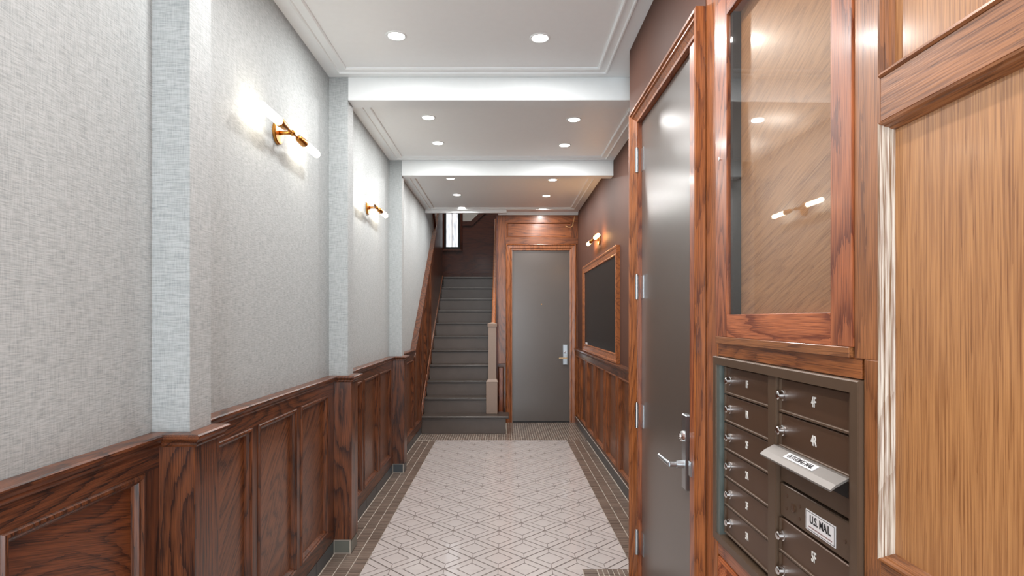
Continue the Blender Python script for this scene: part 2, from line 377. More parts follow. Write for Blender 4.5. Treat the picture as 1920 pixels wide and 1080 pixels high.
# ------------------------------------------------------------------ ceiling lights
def ring_mesh():
    bm = nb(); lathe_prof = [(0.0, 0.056), (0.004, 0.054), (0.005, 0.046), (0.002, 0.043)]
    seg = 32; R = [[bm.verts.new((r*math.cos(2*math.pi*i/seg), r*math.sin(2*math.pi*i/seg), -t)) for i in range(seg)] for t, r in lathe_prof]
    for A, B in zip(R, R[1:]):
        for i in range(seg): bm.faces.new((A[i], A[(i+1) % seg], B[(i+1) % seg], B[i]))
    return bm
def lens_mesh():
    bm = nb(); bmesh.ops.create_circle(bm, cap_ends=True, segments=32, radius=0.043, matrix=Matrix.Translation((0, 0, -0.0025))); return bm
ld = bpy.data.lights.new('downlight_glow', 'AREA'); ld.shape = 'DISK'; ld.size = 0.08; ld.energy = DOWNLIGHT_W; ld.color = (1.0, 0.98, 0.96)
LIGHTS = [(-0.576, 3.122, 'left round recessed light in the nearest ceiling bay'), (0.19, 3.146, 'right round recessed light in the nearest ceiling bay'),
  (-0.57, 4.383, 'left recessed light just behind the nearest ceiling beam'), (0.524, 4.43, 'right recessed light just behind the nearest ceiling beam'),
  (-0.57, 5.02, 'left recessed light just before the second ceiling beam'), (0.52, 5.08, 'right recessed light just before the second ceiling beam'),
  (-0.576, 6.27, 'left recessed light just behind the second ceiling beam'), (0.52, 6.34, 'right recessed light just behind the second ceiling beam'),
  (-0.575, 7.10, 'left recessed light in the middle of the farthest ceiling bay'), (0.51, 7.16, 'right recessed light in the middle of the farthest ceiling bay'),
  (-0.575, 7.91, 'left recessed light at the edge of the stairwell opening'), (0.52, 7.95, 'right recessed light close above the grey back door'),
  (-0.576, 1.9, 'left recessed light overhead beside the mailboxes'), (0.19, 1.9, 'right recessed light overhead beside the mailboxes'),
  (-0.576, 0.6, 'left recessed light nearest the entrance'), (0.19, 0.6, 'right recessed light nearest the entrance')]
rm = lm = None
for i, (x, y, lab) in enumerate(LIGHTS):
    t = thing('ceiling_light', lab, 'light', (x, y, ZC), 'round recessed lights in the ceiling')
    if rm is None:
        r = obj('trim_ring', ring_mesh(), 'trim_white', t, local=True, smooth=True); g = obj('lens', lens_mesh(), 'downlight', t, local=True)
        rm, lm = r.data, g.data
    else:
        for nm, me in (('trim_ring', rm), ('lens', lm)):
            o = bpy.data.objects.new(nm, me); C.objects.link(o); o.parent = t
    lo = bpy.data.objects.new('downlight_glow', ld); C.objects.link(lo); lo.location = (x, y, ZC-0.012)

# ------------------------------------------------------------------ wainscot
def panelling(pl, parent, u0, u1, panels, ptop, pbot, top, bot, mats, prof=PANEL_PROF, dp=0.022, ds=0.040, mould=None):
    """stiles, rails, raised moulding and recessed panels on a wall plane; ptop.. are functions of u"""
    mp, ms, mr, mm = mats
    for a, b in panels:
        bm = nb(); poly = [(a, pbot(a)), (b, pbot(b)), (b, ptop(b)), (a, ptop(a))]
        prism(bm, pl, poly, 0, dp); p = obj('panel', bm, mp, parent)
        bm = nb(); sweep(bm, pl, poly, prof, True, 1); obj('panel_moulding', bm, mm, p)
    edges = [u0]+[e for ab in panels for e in ab]+[u1]
    for a, b in zip(edges[0::2], edges[1::2]):
        if b-a > 0.004:
            bm = nb(); prism(bm, pl, [(a, pbot(a)), (b, pbot(b)), (b, ptop(b)), (a, ptop(a))], 0, ds); obj('stile', bm, ms, parent)
    ks = sorted(set([u0, u1]+[k for k in (6.83, 7.42) if u0 < k < u1]))
    for lo, hi, nm in ((ptop, top, 'top_rail'), (bot, pbot, 'bottom_rail')):
        bm = nb(); prism(bm, pl, [(k, lo(k)) for k in ks]+[(k, hi(k)) for k in ks[::-1]], 0, ds); obj(nm, bm, mr, parent)
cst = lambda v: (lambda u: v)
L_M = ('dark_oak_panel', 'dark_oak_Z', 'dark_oak_Y', 'dark_oak_Z')
# bay beside the camera
panelling(left, wall_left, -0.6, 1.79, [(-0.55, 1.16), (1.225, 1.712)], cst(1.0), cst(0.176), cst(1.066), cst(0.088), ('dark_oak_wide_panel',)+L_M[1:])
panelling(left, wall_left, 1.945, 3.615, [(1.985, 2.443), (2.507, 2.965), (3.030, 3.490)], cst(1.0), cst(0.176), cst(1.066), cst(0.088), L_M)
panelling(left, wall_left, 3.785, 5.530, [(3.84, 4.32), (4.39, 4.87), (4.94, 5.42)], cst(1.0), cst(0.176), cst(1.066), cst(0.088), L_M)
SL = 0.80
capz = lambda u: 1.066+max(0, u-6.83)*SL
ptz = lambda u: 0.985+max(0, u-6.83)*SL
pbz = lambda u: 0.176+max(0, u-7.42)*0.73
botz = lambda u: 0.088+max(0, u-7.42)*0.73
panelling(left, wall_left, 5.690, 9.96, [(5.76, 6.20), (6.28, 6.76), (6.86, 7.31), (7.40, 7.84), (7.92, 8.38)], ptz, pbz, capz, botz, L_M)
# (upper stair wainscot continues, cut by the diagonal)
# wood faces of the pilasters
for a, b in PIL:
    bobj('pilaster_casing', (XL, -0.945, a-0.030, b-0.006, 0.088, 1.066), 'dark_oak_Z', wall_left, 0.002)
# chair rail wrapping the pilasters
CAP = [(-0.10, 0.0), (0.010, 0.0), (0.014, 0.006), (0.012, 0.012), (0.020, 0.022), (0.026, 0.026), (0.026, 0.034), (0.020, 0.038), (-0.10, 0.038)]
def plan(u, v, d): return (u, v, 1.064+d)
def caprun(pts, name='chair_rail'):
    bm = nb()
    n = len(pts); rings = []
    def nrm(a, b):
        dx, dy = b[0]-a[0], b[1]-a[1]; L = math.hypot(dx, dy); return (dy/L, -dx/L)
    for i, p in enumerate(pts):
        n1 = nrm(pts[max(i-1, 0)], pts[max(i, 1)]); n2 = nrm(pts[min(i, n-2)], pts[min(i+1, n-1)])
        k = 1+n1[0]*n2[0]+n1[1]*n2[1]; m = ((n1[0]+n2[0])/k, (n1[1]+n2[1])/k)
        rings.append([bm.verts.new((p[0]+s*m[0], p[1]+s*m[1], 1.064+z)) for s, z in CAP2])
    q = len(CAP2)
    for A, B in zip(rings, rings[1:]):
        for j in range(q): bm.faces.new((A[j], A[(j+1) % q], B[(j+1) % q], B[j]))
    bm.faces.new(rings[0]); bm.faces.new(rings[-1][::-1])
    return obj(name, bm, 'dark_oak_Y', wall_left)
CAP2 = [(-0.036, 0.0)]+CAP[1:-1]+[(-0.036, 0.038)]
XF = XL+0.040; XP = -0.945
pts = [(XF, -0.6)]
for a, b in PIL: pts += [(XF, a-0.030), (XP, a-0.030), (XP, b-0.006), (XF, b-0.006)]
pts += [(XF, 6.83)]
caprun(pts)
bm = nb(); prism(bm, left, [(6.80, 1.066), (6.83, 1.066), (8.93, 1.066+2.10*SL), (8.90, 1.066+2.10*SL+0.045), (6.80, 1.104)], 0, 0.064); obj('stair_rail_cap', bm, 'dark_oak_Y', wall_left, 0.003)
# dark stringer along the cut edge of the wall (underside of the returning flight)
bm = nb(); prism(bm, left, [(9.97, 2.20), (10.02, 2.26), (8.93, 3.14), (8.80, 3.14)], -0.12, 0.030); obj('flight_edge_trim', bm, 'landing_oak_Y', wall_left)
# stair skirting moulding
bm = nb(); prism(bm, left, [(7.40, 0.30), (9.96, 0.30+2.56*0.73), (9.96, 0.33+2.56*0.73), (7.40, 0.33)], 0.038, 0.050); obj('skirting_moulding', bm, 'hall_oak_Y', wall_left)
# tile skirting, left
def base_run(xa, xb, y0, y1, h, par, mat, step=0.33):
    bm = nb(); box(bm, xa, xb, y0, y1, -0.004, h); obj('grout_bed', bm, 'grout_light' if mat != 'tile_base_green' else 'grout_light', par)
    n = max(1, round((y1-y0)/step)); L = (y1-y0)/n
    s = 0.006 if xb > 0 and xa > 0 else -0.006
    for i in range(n):
        if s < 0: bobj('skirting_tile', (xb, xb+0.005, y0+i*L+0.003, y0+(i+1)*L-0.003, 0.004, h-0.004), mat, par)
        else: bobj('skirting_tile', (xa-0.005, xa, y0+i*L+0.001, y0+(i+1)*L-0.001, 0.003, h), mat, par)
for y0, y1 in ((-0.6, 1.787), (1.945, 3.624), (3.777, 5.536), (5.680, 7.44)):
    base_run(XL, XL+0.033, y0, y1, 0.086, wall_left, 'tile_base')
for k, (a, b) in enumerate(PIL):
    a -= 0.022; b -= 0.010
    bobj('grout_bed', (XL, -0.952, a, b, -0.004, 0.087), 'grout_light', wall_left)
    mt = 'tile_base' if k == 2 else 'tile_base_green'
    bobj('skirting_tile', (XL+0.042, -0.960, a-0.005, a, 0.008, 0.080), mt, wall_left)
    bobj('skirting_tile', (-0.952, -0.947, a+0.004, b-0.004, 0.008, 0.080), mt, wall_left)

# right dado
R_M = ('dark_oak_panel', 'hall_oak_Z', 'dark_oak_Y', 'hall_oak_Z')
rp = [(3.36, 3.88), (4.01, 4.50), (4.62, 5.12), (5.24, 5.76), (5.88, 6.43), (6.55, 7.065), (7.19, 7.69), (7.80, 8.18)]
def rev(pl): return lambda u, v, d: pl(u, v, d)
panelling(right, wall_right, 3.31, YB-0.001, rp, cst(0.95), cst(0.126), cst(1.012), cst(0.09), R_M, dp=0.015, ds=0.035,
          prof=[(s*0.9, d-0.006) for s, d in PANEL_PROF])
bm = nb(); sweep(bm, lambda u, v, d: (XR-0.035-v, u, 1.010+d), [(3.31, 0), (YB-0.03, 0)], [(-0.034, 0), (0.010, 0), (0.014, 0.01), (0.024, 0.022), (0.024, 0.036), (-0.034, 0.040)], False, 1)
obj('chair_rail', bm, 'dark_oak_Y', wall_right)
base_run(XR-0.040, XR, 3.31, YB-0.03, 0.088, wall_right, 'tile_base', 0.155)

# ------------------------------------------------------------------ back wall trim
bp_ = [('stile', (-0.09, 0.012, YB-0.022, YB, 0.83, 2.92), 'hall_oak_Z'), ('top_rail', (0.012, XR, YB-0.022, YB, 2.82, 2.92), 'hall_oak_X'),
       ('mid_rail', (0.012, XR, YB-0.022, YB, 2.515, 2.60), 'hall_oak_X'), ('stile', (0.945, XR, YB-0.022, YB, 2.60, 2.82), 'hall_oak_Z'),
       ('stile', (0.012, 0.026, YB-0.022, YB, 2.60, 2.82), 'hall_oak_Z'), ('stile', (-0.09, 0.012, YB-0.016, YB, 0.0, 0.80), 'dark_oak_Z'),
       ('chair_rail', (-0.09, 0.012, YB-0.035, YB, 0.80, 0.83), 'dark_oak_X')]
for nm, b6, mt in bp_: bobj(nm, b6, mt, wall_back, 0.002)
bm = nb(); prism(bm, back, rect(0.026, 0.945, 2.60, 2.82), 0, 0.006); pn = obj('frieze_panel', bm, 'hall_oak_X', wall_back)
bm = nb(); sweep(bm, back, rect(0.026, 0.945, 2.60, 2.82), [(0, 0.004), (0, 0.026), (0.01, 0.026), (0.022, 0.010), (0.022, 0.004)], True, 1); obj('panel_moulding', bm, 'hall_oak_X', pn)
bm = nb(); prism(bm, back, rect(-0.088, -0.012, 0.14, 0.79), 0, 0.020); pn = obj('panel', bm, 'cherry_oak_Z', wall_back)
bm = nb(); sweep(bm, back, rect(-0.088, -0.012, 0.14, 0.79), [(0, 0.016), (0, 0.028), (0.006, 0.030), (0.014, 0.022), (0.014, 0.016)], True, 1); obj('panel_moulding', bm, 'dark_oak_Z', pn)
# landing wall panelling
bm = nb(); prism(bm, landing, [(-2.1, 2.1), (-0.115, 2.1), (-0.115, 3.80), (-0.634, 3.30), (-0.798, 3.30), (-2.1, 3.30)], 0, 0.012); obj('oak_boarding', bm, 'landing_oak_X', wall_landing)
for za, zb in ((2.40, 2.72), (2.72, 3.02)):
    pass
bm = nb(); prism(bm, landing, [(-0.85, 3.24), (-0.62, 3.24), (-0.115, 3.72), (-0.115, 3.83), (-0.650, 3.325), (-0.85, 3.325)], 0.012, 0.045); obj('sloping_rail', bm, 'landing_oak_X', wall_landing)
bm = nb(); prism(bm, landing, rect(-2.0, -0.118, 2.19, 2.33), 0.012, 0.030); obj('skirting_board', bm, 'landing_oak_X', wall_landing, 0.003)
wn = nb(); sweep(wn, landing, rect(-1.205, -0.800, 2.75, 4.35), [(0, 0), (0, 0.05), (0.02, 0.055), (0.05, 0.035), (0.05, 0)], True, 1)
window = struct('window_1', 'tall narrow frosted window in black frame above the stairs', wn, 'landing_oak_Z', 'window')
bm = nb(); sweep(bm, landing, rect(-1.158, -0.848, 2.795, 4.30), [(0, 0), (0, 0.03), (0.042, 0.03), (0.042, 0)], True, 1); obj('sash', bm, 'black_frame', window)
bm = nb(); prism(bm, landing, rect(-1.125, -0.885, 2.835, 4.27), 0.012, 0.016); obj('pane', bm, 'frosted', window)
bobj('glazing_bar', (-1.010, -1.000, YLB-0.024, YLB-0.012, 2.83, 4.27), 'white_label', window)

# ------------------------------------------------------------------ staircase
st = thing('staircase', 'grey brown painted stairs rising to a landing beneath the narrow window', 'staircase', (-0.6, 7.45, 0))
XS0, XS1 = -1.053, -0.195
bobj('riser', (XS0, 0.015, 7.453, 7.475, 0, 0.196), 'stair_paint', st)
bobj('riser', (-0.005, 0.015, 7.475, 7.74, 0, 0.196), 'stair_paint', st)
bobj('tread', (XS0, 0.055, 7.410, 7.76, 0.196, 0.226), 'tread_paint', st, 0.006)
for n in range(2, 12):
    y = 7.685+(n-2)*0.268; zt = 0.422+(n-2)*0.196
    bobj('riser', (XS0, XS1, y+0.025, y+0.045, zt-0.196, zt-0.03), 'stair_paint', st)
    y1 = y+0.268+0.06 if n < 11 else y+0.30
    bobj('tread', (XS0, XS1, y, y1, zt-0.03, zt), 'tread_paint', st, 0.006)
bobj('landing_floor', (-2.1, -0.115, 10.40, YLB, 2.12, 2.186), 'tread_paint', st)
bobj('landing_floor', (-2.1, XS0, 9.99, 10.40, 2.12, 2.186), 'tread_paint', st)
# right stringer (closed) and its handrail
side = lambda u, v, d: (-0.118-d, u, v)
bm = nb(); prism(bm, side, [(7.75, 0), (10.15, 0), (10.15, 2.24), (7.75, 0.50)], 0, 0.075); obj('stringer', bm, 'landing_oak_Y', st)
bm = nb(); sweep(bm, side, [(7.72, 1.34), (10.2, 1.34+2.48*0.73)], [(0, 0.0), (0.05, 0.0), (0.06, 0.012), (0.06, 0.042), (0.05, 0.054), (0, 0.054)], False, 1)
obj('handrail', bm, 'orange_oak_Y', st)
nw = nb()
def nbx(x0, x1, y0, y1, z0, z1): box(nw, x0, x1, y0, y1, z0, z1)
nbx(-0.240, -0.092, 7.600, 7.748, 0.226, 0.64); 
npost = obj('newel_post', nw, 'newel_paint', st, 0.004)
def frustum(bm, cx, cy, z0, h0, z1, h1):
    a = [bm.verts.new((cx+sx*h0, cy+sy*h0, z0)) for sx, sy in ((-1, -1), (1, -1), (1, 1), (-1, 1))]
    b = [bm.verts.new((cx+sx*h1, cy+sy*h1, z1)) for sx, sy in ((-1, -1), (1, -1), (1, 1), (-1, 1))]
    bm.faces.new(a[::-1]); bm.faces.new(b)
    for i in range(4): bm.faces.new((a[i], a[(i+1) % 4], b[(i+1) % 4], b[i]))
bm = nb(); frustum(bm, -0.160, 7.674, 0.64, 0.076, 0.675, 0.054); frustum(bm, -0.160, 7.674, 0.675, 0.052, 1.355, 0.050); obj('post_shaft', bm, 'newel_paint', npost)
bm = nb(); frustum(bm, -0.160, 7.674, 1.355, 0.058, 1.395, 0.062); frustum(bm, -0.160, 7.674, 1.395, 0.062, 1.412, 0.015); obj('post_cap', bm, 'newel_paint', npost)

# ------------------------------------------------------------------ back door
d1 = nb(); box(d1, 0.120, 0.911, YB+0.012, YB+0.055, 0.012, 2.421)
door1 = struct('door_1', 'flat dark grey door closing the far end of the hall', d1, 'door_paint', 'door')
bm = nb(); sweep(bm, back, [(0.018, 0), (0.018, 2.513), (1.008, 2.513), (1.008, 0)], [(0, 0), (0, 0.032), (0.010, 0.036), (0.020, 0.026), (0.058, 0.022), (0.068, 0.014), (0.088, 0.012), (0.088, 0)], False, -1)
obj('casing', bm, 'orange_oak_Z', door1)
bm = nb(); sweep(bm, back, [(0.103, 0), (0.103, 2.437), (0.927, 2.437), (0.927, 0)], [(0, -0.06), (0, 0.004), (0.014, 0.004), (0.014, -0.06)], False, -1)
obj('steel_frame', bm, 'frame_steel', door1)
bobj('threshold', (0.118, 0.912, YB-0.02, YB+0.06, 0, 0.012), 'black', door1)
bm = nb(); cyl(bm, (0.522, YB+0.013, 1.665), (0.522, YB+0.006, 1.665), 0.007); obj('peephole', bm, 'brass', door1)
lk = nb(); box(lk, 0.822, 0.888, YB-0.006, YB+0.013, 0.812, 1.094); lk = obj('lock_plate', lk, 'satin', door1, 0.004)
bm = nb(); cyl(bm, (0.855, YB-0.004, 0.985), (0.855, YB-0.022, 0.985), 0.017); obj('lock_cylinder', bm, 'chrome', lk)
bm = nb(); cyl(bm, (0.868, YB-0.004, 0.908), (0.868, YB-0.055, 0.908), 0.011); box(bm, 0.762, 0.878, YB-0.062, YB-0.048, 0.900, 0.917); obj('lever', bm, 'gold_lever', lk)

# ------------------------------------------------------------------ near door in the right wall
d2 = nb(); box(d2, 0.722, 0.765, DY0, DY1, 0.012, DZ)
door2 = struct('door_2', 'glossy grey brown metal door beside the mailboxes', d2, 'door_paint', 'door')
nr2 = lambda u, v, d: (0.704-d, u, v)
bm = nb(); sweep(bm, nr2, [(2.054, 0), (2.054, 2.548), (3.155, 2.548), (3.155, 0)], [(0, 0), (0, 0.034), (0.006, 0.038), (0.014, 0.036), (0.019, 0.028), (0.027, 0.028), (0.032, 0.020), (0.050, 0.008), (0.060, 0.006), (0.060, 0)], False, -1)
obj('casing', bm, 'orange_oak_Z', door2)
bobj('jamb', (0.704, 0.79, 2.10, 2.232, 0, 2.488), 'cherry_oak_Z', door2)
bobj('jamb', (0.704, 0.79, 3.088, 3.10, 0, 2.488), 'cherry_oak_Z', door2)
bobj('head_jamb', (0.704, 0.79, 2.232, 3.088, 2.488, 2.495), 'cherry_oak_Y', door2)
for z in (2.287, 1.62, 0.944, 0.276):
    bm = nb(); cyl(bm, (0.697, 3.092, z-0.063), (0.697, 3.092, z+0.063), 0.009, seg=14); h = obj('hinge', bm, 'satin', door2, smooth=False)
    bm = nb(); box(bm, 0.7195, 0.7215, 3.045, 3.085, z-0.060, z+0.060); obj('hinge_leaf', bm, 'satin', h)
    bm = nb(); cyl(bm, (0.697, 3.092, z+0.063), (0.697, 3.092, z+0.070), 0.006); obj('hinge_pin', bm, 'chrome', h)
lk = nb(); box(lk, 0.699, 0.722, 2.262, 2.318, 0.787, 1.080); lk = obj('lock_plate', lk, 'satin', door2, 0.004)
bm = nb(); lathe(bm, (0.699, 2.29, 0.995), (-1, 0, 0), [(0, 0.021), (0.010, 0.020), (0.013, 0.015), (0.013, 0.011), (0.018, 0.010)]); obj('lock_cylinder', bm, 'chrome', lk, smooth=False)
bm = nb(); cyl(bm, (0.699, 2.29, 0.885), (0.672, 2.29, 0.885), 0.017, 0.014); cyl(bm, (0.674, 2.29, 0.885), (0.643, 2.29, 0.885), 0.010); cyl(bm, (0.645, 2.288, 0.885), (0.640, 2.428, 0.888), 0.010, 0.008)
obj('lever', bm, 'satin', lk)
bobj('strike_plate', (0.700, 0.704, 2.205, 2.232, 0.885-0.028, 0.885+0.028), 'satin', door2)

# ------------------------------------------------------------------ oak cladding of the entrance end (right wall)
CY0, CY1 = 1.184, 1.945     # glazed case and mailbox strip
def clad(nm, y0, y1, z0, z1, mat, x=0.708): return bobj(nm, (x, XN+0.03, y0, y1, z0, z1), mat, wall_right, 0.0015)
clad('stile', 1.947, 2.10, 0, ZC, 'orange_oak_Z', 0.706)
clad('header_board', CY0, 1.947, 2.485, ZC, 'cherry_oak_Y')
clad('knotted_rail', 1.165, 1.947, 1.330, 1.372, 'orange_oak_Y', 0.709)
clad('sill_moulding', 1.190, 1.942, 1.372, 1.394, 'brown_oak_Y', 0.698)
clad('stile', 1.100, 1.150, 0, 1.372, 'brown_oak_Z', 0.7045)
clad('stile', 1.100, 1.182, 1.372, ZC, 'brown_oak_Z', 0.7045)
clad('rail', 1.152, 1.947, 0.675, 0.724, 'cherry_oak_Y')
bm = nb(); prism(bm, near, rect(1.152, 1.947, 0.0, 0.675), 0, 0.008); pn = obj('panel', bm, 'cherry_oak_Y', wall_right)
bm = nb(); sweep(bm, near, rect(1.17, 1.93, 0.10, 0.672), [(0, 0.006), (0, 0.026), (0.008, 0.030), (0.02, 0.022), (0.028, 0.012), (0.028, 0.006)], True, 1); obj('panel_moulding', bm, 'cherry_oak_Y', pn)
# big panels towards the entrance
BP = [(0, 0.006), (0, 0.0255), (0.003, 0.031), (0.007, 0.030), (0.009, 0.024), (0.012, 0.023), (0.014, 0.017), (0.018, 0.015), (0.020, 0.009), (0.020, 0.006)]
for z0, z1 in ((0.10, 0.90), (0.998, 1.820), (1.902, 2.86)):
    bm = nb(); prism(bm, near, rect(-0.6, 1.10, z0-0.02, z1+0.02), 0, 0.009); pn = obj('panel', bm, 'veneer', wall_right)
    cor = rect(-0.55, 1.102, z0, z1)
    for k in range(4):
        a, b = cor[k], cor[(k+1) % 4]
        bm = nb(); # one mitred length of moulding
        sweep(bm, near, cor, BP, True, 1)
        # keep only the k-th side
        bm.free()
        ring = []
        bm = nb()
        ci = [(cor[k], {0: (1, 1), 1: (-1, 1), 2: (-1, -1), 3: (1, -1)}[k]), (cor[(k+1) % 4], {0: (-1, 1), 1: (-1, -1), 2: (1, -1), 3: (1, 1)}[k])]
        for (p, m) in ci: ring.append([bm.verts.new(near(p[0]+s*m[0], p[1]+s*m[1], d)) for s, d in BP])
        A, B = ring; q = len(BP)
        for j in range(q): bm.faces.new((A[j], A[(j+1) % q], B[(j+1) % q], B[j]))
        bm.faces.new(A); bm.faces.new(B[::-1])
        highlit = (k == 1 and z0 == 0.998)  # this length carries the highlight in its colour
        o = obj('panel_moulding', bm, 'highlit_moulding' if highlit else ('brown_oak_Z' if k in (1, 3) else 'brown_oak_Y'), pn)
        if highlit: o['label'] = 'moulding with its pale highlight painted in'
clad('rail', -0.6, 1.10, 1.820, 1.902, 'brown_oak_Y', 0.7045)
clad('rail', -0.6, 1.10, 0.90, 0.998, 'brown_oak_Y', 0.7045)
clad('rail', -0.6, 1.10, 2.86, ZC, 'brown_oak_Y', 0.7045)
clad('rail', -0.6, 1.10, 0, 0.10, 'brown_oak_Y', 0.7045)
clad('stile', -1.7, -0.55, 0, ZC, 'brown_oak_Z', 0.7040)

# ------------------------------------------------------------------ glazed case
gc = thing('glazed_case', 'tall glazed oak frame with wood grained back above the mailboxes', 'display case', (0.72, 1.56, 1.394))
GY0, GY1, GZ0, GZ1 = 1.261, 1.850, 1.465, 2.411
bobj('frame_stile', (0.700, 0.745, GY1, CY1, 1.394, 2.485), 'cherry_oak_Z', gc, 0.0015)
bobj('frame_stile', (0.700, 0.745, CY0, GY0, 1.394, 2.485), 'cherry_oak_Z', gc, 0.0015)
bobj('frame_rail', (0.700, 0.745, GY0, GY1, 1.394, GZ0), 'cherry_oak_Y', gc, 0.0015)
bobj('frame_rail', (0.700, 0.745, GY0, GY1, GZ1, 2.485), 'cherry_oak_Y', gc, 0.0015)
bm = nb(); prism(bm, lambda u, v, d: (u, v, d), [(0.716, GY0), (0.719, GY0), (0.710, GY1), (0.707, GY1)], GZ0, GZ1); obj('glass_pane', bm, 'glass', gc)
bobj('back_panel', (0.738, 0.748, GY0, GY1, GZ0, GZ1), 'case_back', gc)
bobj('gap_shade_strip', (0.7125, 0.738, GY1-0.020, GY1, GZ0, GZ1), 'black', gc)  # black strip painted in for the shaded gap at the glass edge
bm = nb(); cyl(bm, (0.7003, 1.905, 1.972), (0.696, 1.905, 1.972), 0.006); obj('screw', bm, 'chrome', gc)

# ------------------------------------------------------------------ mailboxes
mb = thing('mailbox_bank', 'bronze metal bank of numbered mailboxes set into the oak wall', 'mailbox', (0.71, 1.55, 0.725))
MY0, MY1, MZ0, MZ1 = 1.152, 1.956, 0.725, 1.329
bm = nb(); sweep(bm, nr2, rect(MY0, MY1, MZ0, MZ1), [(0, -0.02), (0, 0.008), (0.003, 0.010), (0.026, 0.010), (0.028, -0.02)], True, 1); obj('frame', bm, 'bronze', mb)
bobj('inner_edge', (0.698, 0.74, 1.905, 1.930, MZ0+0.026, MZ1-0.026), 'teal_edge', mb)
bobj('divider', (0.703, 0.74, 1.521, 1.568, MZ0+0.026, MZ1-0.026), 'bronze', mb, 0.002)
bobj('side_plate', (0.702, 0.74, 1.178, 1.196, MZ0+0.026, MZ1-0.026), 'bronze', mb)
bobj('carcass', (0.726, 0.75, 1.178, 1.930, MZ0+0.026, MZ1-0.026), 'black', mb)
PIT = 0.0895; TOPZ = 1.301
def mdoor(y0, y1, z0, z1, num, size):
    bm = nb(); box(bm, 0.713, 0.726, y0+0.003, y1-0.003, z0+0.003, z1-0.003); d = obj('mailbox_door', bm, 'bronze_door', mb, 0.002)
    bm = nb(); box(bm, 0.708, 0.716, y0+0.003, y1-0.003, z0+0.001, z0+0.008); obj('door_lip', bm, 'bronze', d, 0.0015)
    bm = nb(); box(bm, 0.709, 0.716, y1-0.012, y1-0.003, z0+0.003, z1-0.003); obj('door_edge', bm, 'bronze', d)
    bobj('door_edge', (0.7105, 0.716, y0+0.003, y0+0.010, z0+0.003, z1-0.003), 'bronze', d)
    ly = y1-0.046 if y1 > 1.6 else y1-0.022; lz = (z0+z1)/2
    bm = nb(); lathe(bm, (0.713, ly, lz), (-1, 0, 0), [(0, 0.0135), (0.004, 0.0135), (0.005, 0.011), (0.016, 0.0105), (0.018, 0.008), (0.0185, 0.003)], 24); o = obj('lock', bm, 'chrome', d)
    if num: text_on('number', num, size, 0.62, face_left(0.7126, (y0+y1)/2-0.006, lz+0.002), 'number', d)
    return d
for i, t in enumerate(('1F', '1R', '2F', '2R', '3F', '3R')):
    mdoor(1.569, 1.895, TOPZ-(i+1)*PIT, TOPZ-i*PIT, t, 0.031)
rz = lambda i: TOPZ-i*PIT
mdoor(1.197, 1.520, rz(1), rz(0), '4F', 0.034); mdoor(1.197, 1.520, rz(2), rz(1), '4R', 0.034)
mdoor(1.197, 1.520, rz(5), rz(4), '5F', 0.034); mdoor(1.197, 1.520, rz(6), rz(5), '', 0.034)
# outgoing mail slot
bm = nb(); box(bm, 0.714, 0.726, 1.200, 1.517, rz(3)+0.003, rz(2)-0.003); og = obj('outgoing_panel', bm, 'bronze', mb, 0.002)
bm = nb(); box(bm, 0.7125, 0.715, 1.215, 1.505, rz(3)+0.046, rz(3)+0.078); obj('slot', bm, 'black', og)
hood_pts = [(0.714, rz(2)+0.004), (0.700, rz(2)+0.003), (0.676, rz(2)-0.010), (0.664, rz(2)-0.020), (0.664, rz(2)-0.024), (0.677, rz(2)-0.015), (0.700, rz(2)-0.002), (0.714, rz(2)-0.001)]
bm = nb(); A = [bm.verts.new((x, 1.196, z)) for x, z in hood_pts]; B = [bm.verts.new((x, 1.526, z)) for x, z in hood_pts]
bm.faces.new(A); bm.faces.new(B[::-1])
for i in range(8): bm.faces.new((A[i], A[(i+1) % 8], B[(i+1) % 8], B[i]))
hd = obj('slot_hood', bm, 'hood', og)
p0 = Vector((0.700, 0, rz(2)+0.003)); p1 = Vector((0.676, 0, rz(2)-0.010)); dn = (p0-p1).normalized(); ctr = (p0+p1)/2; nn = Vector((dn.z*-1, 0, dn.x))
def hood_frame(off, y):
    Xa = Vector((0, -1, 0)); Ya = Vector((dn.x, 0, dn.z)); Za = Xa.cross(Ya); P = Vector((ctr.x, y, ctr.z))+Za*off
    return Matrix(((Xa.x, Ya.x, Za.x, P.x), (Xa.y, Ya.y, Za.y, P.y), (Xa.z, Ya.z, Za.z, P.z), (0, 0, 0, 1)))
bm = nb(); bmesh.ops.create_cube(bm, size=1, matrix=hood_frame(0.0008, 1.365) @ Matrix.Diagonal((0.135, 0.019, 0.0012, 1))); obj('hood_label', bm, 'white_label', og)
text_on('hood_writing', 'OUTGOING MAIL', 0.017, 0.85, hood_frame(0.0016, 1.365), 'ink', og)
# carrier's lock panel
bm = nb(); box(bm, 0.713, 0.726, 1.200, 1.517, rz(4)+0.003, rz(3)-0.003); cp = obj('carrier_panel', bm, 'bronze', mb, 0.002)
bm = nb(); lathe(bm, (0.713, 1.447, 0.985), (-1, 0, 0), [(0, 0.0105), (0.003, 0.0105), (0.004, 0.007)]); kh = obj('keyhole', bm, 'bronze_door', cp)
for (y, z) in ((1.480, 1.005), (1.483, 0.973), (1.418, 0.998), (1.418, 0.968), (1.228, 0.985)):
    bm = nb(); cyl(bm, (0.7132, y, z), (0.7115, y, z), 0.0045, seg=12); obj('rivet', bm, 'bronze_door', cp)
pl_ = nb(); box(pl_, 0.7115, 0.713, 1.262, 1.386, 0.957, 1.004); pl_ = obj('mail_plate', pl_, 'white_label', cp)
bm = nb(); sweep(bm, lambda u, v, d: (0.7115-d, u, v), rect(1.265, 1.383, 0.9595, 1.0015), [(0, 0), (0, 0.0004), (0.0011, 0.0004), (0.0011, 0)], True, 1); obj('plate_border', bm, 'ink', cp)
